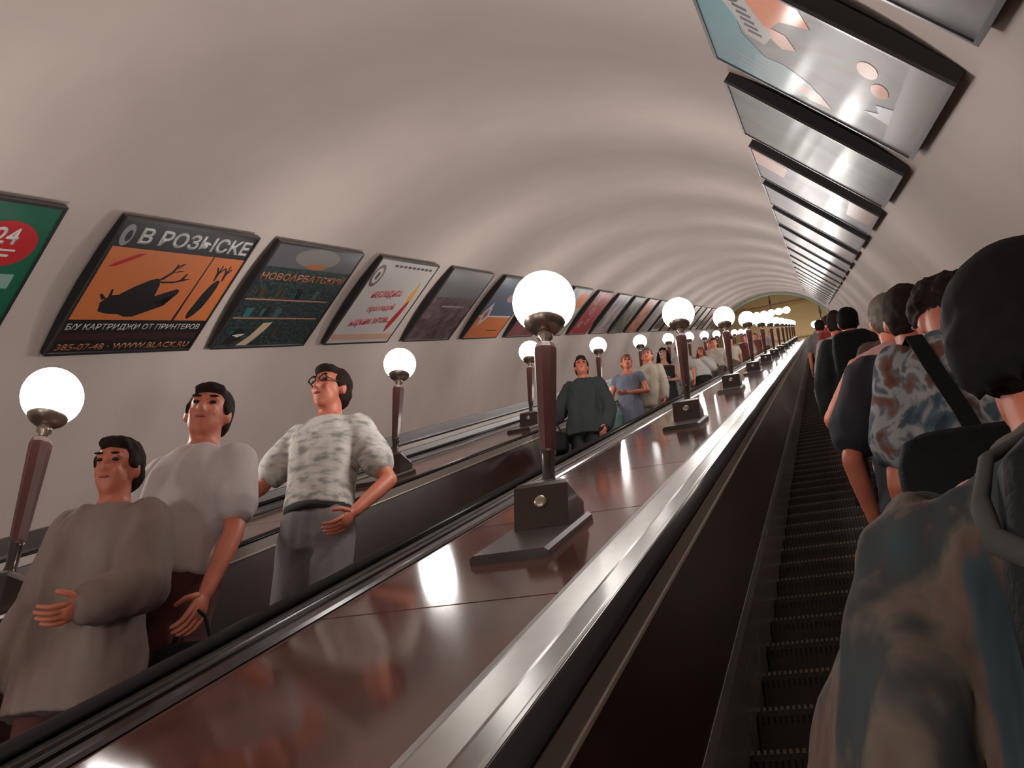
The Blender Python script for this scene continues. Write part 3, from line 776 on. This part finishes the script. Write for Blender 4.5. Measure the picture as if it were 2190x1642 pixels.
    if st in ('short', 'curly', 'cap', 'bob', 'long', 'strands'):
        ell(b, H((0, -.026, .040)), (.086, .093, .089), RH, 18)
        ell(b, H((0, -.045, -.01)), (.082, .07, .08), RH, 16)
        if st in ('short', 'curly'):
            for k in (-1, 1): ell(b, H((k*.072, .005, .02)), (.014, .04, .035), RH, 10)
            ell(b, H((0, .045, .085)), (.06, .045, .03), RH, 12)
        if st == 'strands':
            ell(b, H((0, -.02, .035)), (.096, .102, .095), RH, 20); ell(b, H((0, -.035, -.015)), (.094, .084, .062), RH, 18)
            for i in range(34):
                t = radians(188 + 164*i/33); cx_, cy_ = .088*cos(t), -.03+.082*sin(t)
                near = min(abs(cx_-q) for q in (-.075, -.042, -.008, .03, .066))
                ln = .088 - 2.4*near + random.uniform(-.004, .004)
                tube(b, [H((cx_, cy_, 0)), H((cx_*.96, cy_*.96, -.05)), H((cx_*.88, cy_*.9, -.03-max(.035, ln)*.75))], [.014, .011, .003], 7)
        if st == 'curly':
            for i in range(46):
                t = random.uniform(0, 2*pi); u = random.uniform(-.15, 1)
                q = Vector((.092*cos(t)*sqrt(1-u*u*.98), -.03+.098*sin(t)*sqrt(1-u*u*.98), .04+.088*u))
                if q.y < .05 or q.z > .09: ell(b, H(q), (.022, .022, .022), RH, 8)
        if st in ('bob', 'long'):
            ell(b, H((0, .035, .088)), (.066, .055, .030), RH, 14)
            for k in (-1, 1):
                ell(b, H((k*.078, .0, -.01)), (.022, .055, .08), RH, 12)
            if st == 'long':
                for k in (-1, 1): tube(b, [H((k*.08, -.01, 0)), H((k*.088, .0, -.09)), H((k*.095, .02, -.2)), H((k*.09, .045, -.27))], [.035, .036, .034, .014], 10)
                tube(b, [H((0, -.07, 0)), H((0, -.08, -.12)), H((0, -.08, -.24))], [.075, .075, .05], 12)
            else:
                tube(b, [H((0, -.05, 0)), H((0, -.06, -.09))], [.08, .065], 12)
        garment('hair', b, g('hairm', HAIR_D), fold={'curly': .008, 'strands': .0015}.get(st, .005), fscale=40 if st != 'long' else 26, vox=min(vox, .01), stretch=(1, 1, .3) if st == 'long' else (1, 1, 1))
    else: b.free()
    # trousers / skirt
    lowm = g('lower_m'); lo = g('lower', 'trousers')
    waist = g('waist', 1.02)
    if lowm:
        b = bmesh.new()
        if lo in ('trousers', 'shorts'):
            loft(b, [(0, 0, z, rx, ry) for z, rx, ry in ((.80, .13*wd, .11), (.86, .175*wd, .13), (.95, .186*wd, .136), (waist, .168*wd, .126), (waist+.012, .155*wd, .115))])
            for k in (-1, 1):
                hip, kn, an = Vector((k*.088*wd, 0, hipz)), Vector((k*sp, .03, .49)), Vector((k*sp, -.015, .06))
                if lo == 'shorts': tube(b, [hip, (hip+kn)/2, kn], [.10, .09, .082], 14)
                else:
                    tube(b, [hip, (hip+kn)/2, kn], [.10, .088, .075], 14); tube(b, [kn, (kn+an)/2, an], [.075, .072, .068], 14)
        else:
            hem = g('hem', .42)
            loft(b, [(0, 0, z, rx, ry) for z, rx, ry in ((hem, .24*wd, .19), (hem+.15, .225*wd, .18), (.80, .20*wd, .155), (.92, .188*wd, .140), (waist, .158*wd, .12), (waist+.012, .14*wd, .11))])
        garment('trousers' if lo != 'skirt' else 'skirt', b, lowm, fold=.010)
    # top
    topm = g('top_m')
    if topm:
        hem = g('top_hem', .93); infl = g('loose', .016); neck = g('neck', 1.46)
        b = bmesh.new()
        rr = []
        zs = [hem, hem+.02] + [z for z, *_ in TORSO if hem+.03 < z < neck-.005] + [neck]
        def at(z):
            for a_, b_ in zip(TORSO, TORSO[1:]):
                if a_[0] <= z <= b_[0]:
                    f = (z-a_[0])/(b_[0]-a_[0]); return [a_[i]*(1-f)+b_[i]*f for i in (1, 2, 3)]
            return [.168, .12, 0] if z < 1 else [.06, .06, 0]
        for i, z in enumerate(zs):
            rx, ry, y = at(z)
            if z < .95: rx, ry = max(rx, .168), max(ry, .12)
            rx += infl + g('flare', 0)*max(0, 1.3-z); ry += infl + g('flare', 0)*max(0, 1.3-z)*.8
            rr.append((0, y, z, rx*wd, ry*(1+.0)))
        loft(b, rr)
        sl = g('sleeve', 'short')
        for k in (-1, 1):
            e, wr = arm[k]; r = infl+.002
            if sl == 'none':
                tube(b, [(k*.06*wd, -.01, 1.42), (k*.15*wd, -.01, 1.41)], [.052, .045], 12); continue
            tube(b, [(k*.075*wd, -.01, 1.405-dz*.3), sh[k]], [.054, .050+r], 14)
            if sl == 'short': q = sh[k]*.35+e*.65; tube(b, [sh[k], q], [.050+r, .050+r*1.4], 14)
            elif sl == 'cap': q = sh[k]*.7+e*.3; tube(b, [sh[k], q], [.050+r, .050+r], 14)
            else:
                tube(b, [sh[k], (sh[k]+e)/2, e], [.050+r, .048+r*1.2, .044+r*1.2], 14)
                q = e*.05+wr*.95; tube(b, [e, (e+q)/2, q], [.046+r*1.3, .042+r*1.2, .034+r*1.1], 14)
        garment(g('top_name', 'shirt'), b, topm, fold=g('fold', .009), fscale=g('ffs', 11))
        if g('collar_m'):
            b = bmesh.new(); pts = [(.068*cos(t), -.012+.066*sin(t), 1.465+.012*sin(t+pi/2+1.5)) for t in [pi/2+.35+(2*pi-.7)*i/16 for i in range(17)]]
            tube(b, pts, [.016]*17, 8); garment('collar', b, g('collar_m'), fold=0, vox=min(vox, .008))
    if g('belt_m'):
        b = bmesh.new(); n = 32; z = waist-.005
        for dz, k in ((0, 0),):
            a = []
            for r_, zz in ((1.0, -.018), (1.0, .018), (.93, .018), (.93, -.018)):
                a.append([b.verts.new(((.178*wd)*r_*cos(2*pi*i/n), .134*r_*sin(2*pi*i/n), z+zz)) for i in range(n)])
            for q in range(4):
                for i in range(n): b.faces.new((a[q][i], a[q][(i+1) % n], a[(q+1) % 4][(i+1) % n], a[(q+1) % 4][i]))
        for v in b.verts: v.co.y += lean*(max(0, v.co.z)/1.6)**1.6
        fin('belt', b, g('belt_m'), body, True)
    if g('shoes', True):
        for k in (-1, 1):
            b = bmesh.new(); an = Vector((k*sp, -.015, .085))
            tube(b, [an+Vector((0, -.035, -.045)), an+Vector((k*.004, .04, -.045)), an+Vector((k*.01, .125, -.055))], [.04, .042, .034], 10, flat=.85)
            garment('shoe', b, SHOE, fold=0, vox=max(.012, vox))
    body.scale = (S, S, S); body.rotation_euler = (0, 0, yaw)
    hw = Vector((g('hx', 0)*S*cos(yaw), 0, 0))
    body.location = Vector((hp.x-hw.x, ty, tz + .004))
    tag(body, spec['label'], 'person', g('group'))
    body['_f'] = 1; del body['_f']
    LEAN[body.name] = lean
    return body

def fab(name, col, **k): return mat('cloth_'+name, col, .85, var=k.get('var', .18), vscale=k.get('vs', 7), bump=.3, bscale=160)
F_MAUVE = ramp_mat('cloth_mauve_beige', [(.3, (.12, .075, .065)), (.5, (.2, .14, .12)), (.7, (.26, .2, .175))], (1, 1, .5), 5, .85)
F_MAROON = fab('maroon', (.10, .028, .025)); F_TEE = fab('pale_tee', (.55, .48, .48), var=.08)
F_PATW = ramp_mat('cloth_white_pattern', [(.35, (.25, .25, .23)), (.5, (.52, .48, .44)), (.65, (.6, .56, .52))], (1, 1, 2.2), 16, .85)
F_GREY = fab('grey_trousers', (.17, .155, .15), var=.1); F_BLK = fab('black_cloth', (.012, .013, .014)); F_NAVY = fab('navy', (.018, .017, .026))
F_DGREY = fab('charcoal_green', (.022, .028, .028)); F_BGREY = fab('blue_grey', (.14, .155, .2)); F_CREAM = fab('cream', (.42, .36, .28), var=.1)
F_TEAL = fab('teal', (.10, .2, .18)); F_WHITE = fab('white_blouse', (.62, .6, .57), var=.06); F_BEIGE = fab('beige', (.4, .34, .29)); F_BROWN = fab('brown', (.11, .065, .05))
F_RED = fab('red', (.3, .03, .03)); F_PINK = fab('pink', (.4, .2, .18)); F_LGREY = fab('light_grey', (.3, .27, .25)); F_CHK = fab('dark_red', (.15, .03, .03))
F_FLOR = ramp_mat('cloth_floral', [(.33, (.02, .03, .045)), (.42, (.07, .10, .13)), (.47, (.30, .28, .27)), (.53, (.30, .29, .29)), (.57, (.12, .13, .15)), (.61, (.17, .065, .04)), (.70, (.06, .03, .03))], (1, 1, 1), 11, .85, dist=.5, detail=3)
F_COAT = ramp_mat('cloth_mottled_coat', [(.34, (.006, .012, .016)), (.43, (.018, .032, .038)), (.49, (.085, .045, .034)), (.55, (.10, .075, .058)), (.60, (.03, .03, .03)), (.68, (.02, .034, .038))], (1, 1, .3), 8, .9, dist=.5, detail=4)

DOWN = dict(yaw=180, esc=E1)
GP = 'riders on the descending middle escalator'
def D_(**k): d = dict(DOWN); d.update(k); d.setdefault('group', GP); return person(d)
UPG = 'riders seen from behind on the upward escalator'
def U_(**k): d = dict(yaw=0, esc=E2, face=False, group=UPG); d.update(k); return person(d)

# --- descending riders, nearest first
P1 = D_(head=(.02, 2.86, -.08), vox=.012, label='person in loose mauve-beige clothes, dark hair, nearest descending rider at lower left', hair='short', hairm=HAIR_D,
   top_m=F_MAUVE, top_hem=.72, loose=.032, sleeve='long', lower_m=F_MAROON, lower='trousers', wide=1.02, armL=((.25, .06, 1.13), (.20, .24, 1.02)), armR=((.26, -.02, 1.10), (.24, .12, .86)), flare=.05, turn=15, nod=-8)
P2 = D_(head=(.0, 3.47, .06), label='person in pale pinkish T-shirt and dark maroon trousers, second descending rider', hair='short', hairm=HAIR_D,
   top_m=F_TEE, top_hem=.94, loose=.02, sleeve='short', lower_m=F_MAROON, wide=.98, turn=25, armL=((.24, .02, 1.1), (.24, .10, .86)))
P3 = D_(head=(.05, 4.45, .09), fine=True, label='person in patterned white short-sleeved shirt, black belt and grey trousers, elbows out', hair='short', hairm=HAIR_D, glasses=True,
   wide=.92, top_m=F_PATW, top_hem=1.0, loose=.02, sleeve='short', lower_m=F_GREY, belt_m=F_BLK, waist=1.0, armR=((.34, .02, 1.16), (.40, .22, 1.0)), armL=((.35, -.02, 1.12), (.26, .12, .93)), turn=-8)
P4 = D_(head=(.0, 10.13, -.02), vox=.012, label='person in loose black jacket with light collar, head tilted back, holding a dark bag', hair='short', hairm=HAIR_D, wide=1.0, flare=.06,
   top_m=F_DGREY, top_name='jacket', top_hem=.78, loose=.035, sleeve='long', lower_m=F_BLK, armR=((.30, .0, 1.14), (.36, .16, .96)), armL=((.27, -.02, 1.1), (.24, .08, .86)), nod=8, turn=14, collar_m=F_WHITE, fold=.014)
P5 = D_(head=(-.10, 13.2, -.07), vox=.012, label='person in grey-blue short-sleeved dress with arm folded across the waist', hair='short', hairm=HAIR_R,
   top_m=F_BGREY, top_name='dress_top', top_hem=.9, sleeve='cap', neck=1.40, lower_m=F_BGREY, lower='skirt', hem=.3, armL=((.27, .02, 1.12), (.02, .22, 1.03)), armR=((.25, .04, 1.1), (.22, .2, .95)), turn=20)
P5b = D_(head=(.10, 13.75, -.03), vox=.014, label='person with grey-brown hair in cream jacket, directly behind the grey-blue dress', hair='short', hairm=HAIR_G,
   wide=.85, top_m=F_CREAM, top_name='jacket', top_hem=.75, loose=.02, sleeve='long', lower_m=F_BEIGE, skin=SKIN)
P6 = D_(head=(.0, 15.9, -.06), vox=.012, label='person with long dark hair in sleeveless black top and black skirt', hair='long', hairm=HAIR_B,
   top_m=F_BLK, top_name='top', top_hem=.95, sleeve='none', neck=1.36, lower_m=F_BLK, lower='skirt', skin=SKIN_P, armL=((.24, .02, 1.1), (.12, .18, 1.02)), armR=((.24, .02, 1.1), (.1, .2, 1.0)))
P7 = D_(head=(.10, 20.3, -.15), vox=.014, label='person in white blouse and black trousers with a hand raised to the neck', hair='long', hairm=HAIR_R,
   top_m=F_WHITE, top_name='blouse', top_hem=.95, loose=.03, sleeve='long', neck=1.42, lower_m=F_BLK, armL=((.25, .06, 1.13), (.07, .15, 1.37)), armR=((.26, .0, 1.12), (.30, .1, .88)), wide=1.0)
P8 = D_(head=(-.18, 19.2, -.02), vox=.018, label='person in pale grey shirt behind the second large lamp post', hair='short', hairm=HAIR_D, top_m=F_LGREY, lower_m=F_GREY, face=False)
P9 = D_(head=(.12, 23.0, -.02), vox=.018, label='tall person in pale beige shirt standing just above the white blouse', hair='short', hairm=HAIR_D, top_m=F_BEIGE, lower_m=F_BROWN, sleeve='long', wide=1.15, face=False)
P10 = D_(head=(-.15, 24.6, -.05), vox=.018, label='person in dark red top, head just above the white-bloused rider', hair='short', hairm=HAIR_R, top_m=F_CHK, lower_m=F_BROWN, face=False)
P11 = D_(head=(.05, 28.6, -.06), vox=.02, label='person in cream coat above a brown skirt, by the third large lamp post', hair='bob', hairm=HAIR_D, top_m=F_CREAM, top_hem=.85, lower_m=F_BROWN, lower='skirt', face=False)
def cp(src, esc, head, label, group, yaw=None):
    o = copy_tree(src); hp = T(*head); ty, tz = tread_z(esc, hp.y); o.location = (hp.x, ty, tz+.004); tag(o, label, 'person', group); return o
for o in list(bpy.data.objects):
    if o.parent and o.parent.name.startswith('person'): KIDS.setdefault(o.parent.name, []).append(o)
GF = 'tiny distant riders near the top of the descending escalator'
for i, (src, s, x, lb) in enumerate(((P8, 31.0, -.15, 'distant descending person in grey shirt, left of the third large lamp post'), (P10, 32.5, .15, 'distant descending person in dark red top, right of the third large lamp post'),
        (P9, 35.0, .0, 'distant descending person in beige shirt near the fourth large lamp post'), (P11, 37.5, -.1, 'distant descending person in cream coat, beyond the fourth large lamp post'), (P10, 40.0, .12, 'tiny descending person in dark red, beyond the fifth large lamp post'),
        (P8, 42.5, -.1, 'tiny descending person in grey, beyond the fifth large lamp post'), (P9, 45.5, .1, 'tiny descending person in beige, furthest but two below the hall'), (P11, 48.5, -.1, 'tiny descending person in cream, furthest but one below the hall'), (P8, 52.0, .1, 'tiny descending person in grey, furthest below the yellow hall'))):
    cp(src, E1, (x, s, -.1), lb, GF)

# --- ascending riders
A = U_(head=(2.63, 1.20, -.075), vox=.009, fine=True, group=None, label='person with black bowl-cut hair in mottled blue-brown coat, nearest figure at right edge', hair='strands', hairm=HAIR_B,
   top_m=F_COAT, top_name='coat', top_hem=.60, loose=.030, sleeve='long', flare=.10, lower_m=F_BLK, wide=.95, drop=.035, nod=-2, turn=-6, fold=.026, ffs=13, armL=((.26, -.02, 1.08), (.32, .06, .84)), collar_m=F_BLK)
B = U_(hd=.055, head=(2.745, 2.98, -.05), vox=.010, fine=True, group=None, label='person with dark curly hair in floral shirt with a wide black strap, at right', hair='curly', hairm=HAIR_D,
   top_m=F_FLOR, top_hem=.93, loose=.025, sleeve='short', lower_m=F_BLK, turn=35, armL=((.235, .05, 1.1), (.21, .2, .95)), wide=.86, fold=.012)
N = U_(head=(2.70, 3.62, -.05), vox=.012, group=None, label='person in dark navy T-shirt with bare elbow showing, left of the floral shirt', hair='short', hairm=HAIR_D,
   top_m=F_NAVY, top_hem=.88, loose=.035, sleeve='short', lower_m=F_BLK, wide=1.08, armL=((.26, -.03, 1.10), (.22, .14, .92)), armR=((.24, .05, 1.1), (.22, .2, .95)))
Cc = U_(head=(2.70, 4.50, -.05), vox=.014, group=None, label='person with grey-brown hair and bare bent left arm, ahead of the navy T-shirt', hair='short', hairm=HAIR_G,
   top_m=F_PINK, top_hem=.9, sleeve='none', lower_m=F_BLK, armL=((.31, .06, 1.20), (.24, .28, 1.16)))
Dd = U_(head=(2.64, 8.1, -.04), vox=.014, group=None, label='person in black with a black backpack and pale left sleeve, further up the escalator', hair='short', hairm=HAIR_B,
   top_m=F_BLK, top_hem=.85, loose=.03, sleeve='long', lower_m=F_BLK, stance=.13, wide=1.1)
Ee = U_(head=(2.90, 7.4, -.12), vox=.014, group=None, label='person in dull brown top to the right of the black backpack', hair='short', hairm=HAIR_G, top_m=F_BROWN, top_hem=.8, loose=.05, sleeve='long', lower_m=F_BEIGE, wide=1.15)
F1 = U_(head=(2.58, 10.6, -.06), vox=.016, label='person in pale pinkish shirt left of the black backpack', hair='short', hairm=HAIR_D, top_m=F_LGREY, lower_m=F_BLK, sleeve='long')
F2 = U_(head=(2.62, 12.6, .0), vox=.016, label='person in red top in the dark upward queue', hair='short', hairm=HAIR_D, top_m=F_RED, lower_m=F_BLK)
F3 = U_(head=(2.45, 16.5, -.06), vox=.018, label='person in grey top at the left of the distant upward queue', hair='short', hairm=HAIR_D, top_m=F_GREY, lower_m=F_BEIGE)
for o in list(bpy.data.objects):
    if o.parent and o.parent.name.startswith('person') and o not in KIDS.get(o.parent.name, []): KIDS.setdefault(o.parent.name, []).append(o)
GU = 'tiny distant riders near the top of the upward escalator'
for src, s, x, lb in ((F2, 19.0, 2.6, 'small distant ascending person in red'), (F3, 22.0, 2.5, 'small distant ascending person in grey'), (F1, 25, 2.65, 'small distant ascending person in a pale shirt'),
        (F3, 29.0, 2.5, 'tiny ascending person in grey, far up the dark queue'), (F2, 33.0, 2.6, 'tiny ascending person in red, far up the dark queue'), (F1, 38.0, 2.6, 'tiny ascending person in a pale shirt near the top')):
    cp(src, E2, (x, s, -.05), lb, GU)

# ------------------------------------------------------------------ things carried
def local(pobj, p):
    """point given in the person's own upright frame -> world"""
    q = Vector(p); q.y += LEAN[pobj.name]*(max(0, q.z)/1.6)**1.6
    return pobj.matrix_basis @ q
def bag_mesh(bm, w_, d_, h_, n=24, pw=.5, taper=.9):
    rr = []
    for z, k in ((0, .80), (.02, .95), (h_*.3, 1), (h_*.7, .99), (h_*.92, taper), (h_, taper*.75)):
        rr.append([bm.verts.new((w_/2*k*math.copysign(abs(cos(t))**pw, cos(t)), d_/2*k*math.copysign(abs(sin(t))**pw, sin(t)), z)) for t in [2*pi*i/n for i in range(n)]])
    for a, b in zip(rr, rr[1:]):
        for i in range(n): bm.faces.new((a[i], a[(i+1) % n], b[(i+1) % n], b[i]))
    bm.faces.new(rr[0][::-1]); bm.faces.new(rr[-1])
NYL = mat('black_nylon', (.006, .006, .007), .7, spec=.2, bump=.3, bscale=120)
# backpack on A
r = empty('backpack', local(A, (.035, -.205, .98))); tag(r, 'black backpack with a silver buckle on the mottled coat at the right edge', 'backpack')
bm = bmesh.new(); bag_mesh(bm, .33, .12, .41); fin('bag_body', bm, NYL, r, True)
for k in (-1, 1):
    bm = bmesh.new(); tube(bm, [(k*.07, .04, .36), (k*.085, .10, .415), (k*.095, .17, .44), (k*.10, .27, .42)], [.02, .02, .02, .018], 10, flat=.35); fin('shoulder_strap', bm, NYL, r)
bm = bmesh.new(); tube(bm, [(-.10, .05, .43), (-.15, .03, .40), (-.165, .01, .355), (-.165, -.02, .315), (-.14, -.052, .285), (-.09, -.062, .272), (0, -.066, .268), (.10, -.064, .272)], [.008, .010, .011, .011, .011, .010, .009, .009], 10, flat=.6)
o = fin('webbing', bm, mat('olive_webbing', (.035, .03, .026), .85), r); o['label'] = 'olive-grey webbing'
bm = bmesh.new()
for a in ((0, .020, 0, .003), (0, .020, .020, .023), (0, .003, 0, .023), (.017, .020, 0, .023)): box(bm, a[0], a[1], -.003, .003, a[2], a[3])
o = fin('buckle', bm, M_CHROME, r); o.location = (-.105, -.075, .275); o.rotation_euler = (0, .4, 0); o['label'] = 'silver buckle'
# chain at the collar
bm = bmesh.new(); tube(bm, [(0, 0, 0), (.008, -.004, -.012), (.018, -.006, -.028)], [.0018, .0022, .0018], 6); tube(bm, [(.006, 0, 0), (.014, -.004, -.012), (.024, -.006, -.026)], [.0015, .002, .0015], 6)
o = fin('necklace', bm, M_CHROME); o.location = local(A, (-.052, -.045, 1.478)); tag(o, 'thin silver necklace at the collar of the nearest dark-haired rider', 'necklace')
# strap bag on B
r = empty('shoulder_bag', local(B, (-.05, -.19, .86))); tag(r, 'black shoulder bag on a wide strap across the floral shirt', 'bag')
bm = bmesh.new(); bag_mesh(bm, .34, .12, .25); fin('bag_body', bm, NYL, r, True)
bm = bmesh.new()
pts = [(-.06, .24, .58), (-.065, .19, .605), (-.055, .09, .585), (-.03, .055, .47), (.01, .035, .33), (.03, .0, .22)]
for i in range(len(pts)-1):
    p, q = Vector(pts[i]), Vector(pts[i+1])
vv = []
for i, p in enumerate(pts):
    d = (Vector(pts[min(i+1, 5)])-Vector(pts[max(i-1, 0)])).normalized(); x = Vector((1, .1, 0)); x = (x-d*x.dot(d)).normalized(); nn = d.cross(x)
    P = Vector(p); vv.append([bm.verts.new(P+x*a+nn*c) for a, c in ((-.022, -.002), (.022, -.002), (.022, .002), (-.022, .002))])
for a, b in zip(vv, vv[1:]):
    for i in range(4): bm.faces.new((a[i], a[(i+1) % 4], b[(i+1) % 4], b[i]))
bm.faces.new(vv[0]); bm.faces.new(vv[-1][::-1])
fin('shoulder_strap', bm, NYL, r)
# backpack on D
r = empty('backpack', local(Dd, (.0, -.17, .98))); tag(r, 'large black backpack worn far up the upward escalator', 'backpack')
bm = bmesh.new(); bag_mesh(bm, .32, .17, .42); fin('bag_body', bm, NYL, r, True)
for k in (-1, 1):
    bm = bmesh.new(); tube(bm, [(k*.09, .06, .42), (k*.10, .12, .50), (k*.10, .22, .48)], [.02, .02, .02], 8, flat=.4); fin('shoulder_strap', bm, NYL, r)
def hand_bag(name, pobj, side_pt, w_, d_, h_, m_, hm, label, cat='bag'):
    loc = local(pobj, side_pt)
    r = empty(name, loc - Vector((0, 0, h_+.12))); tag(r, label, cat)
    bm = bmesh.new(); bag_mesh(bm, w_, d_, h_); fin('bag_body', bm, m_, r, True)
    bm = bmesh.new(); tube(bm, [(-w_*.3, 0, h_-.01), (-w_*.15, 0, h_+.09), (0, 0, h_+.12), (w_*.15, 0, h_+.09), (w_*.3, 0, h_-.01)], [.008]*5, 8); fin('handle', bm, hm, r)
hand_bag('handbag', P4, (.33, .17, .93), .30, .14, .22, NYL, NYL, 'black bag held by the rider in the loose black jacket')
hand_bag('handbag', P2, (-.24, .13, .80), .28, .12, .24, NYL, NYL, 'black bag held by the rider in the pale pinkish T-shirt')
hand_bag('carrier_bag', F2, (-.25, .05, .95), .24, .14, .28, F_WHITE, F_TEAL, 'white carrier bag with green handle hanging beside the upward queue')
hand_bag('carrier_bag', P5, (.22, .22, .90), .28, .12, .36, F_TEAL, F_TEAL, 'teal bag held in front of the grey-blue dress')
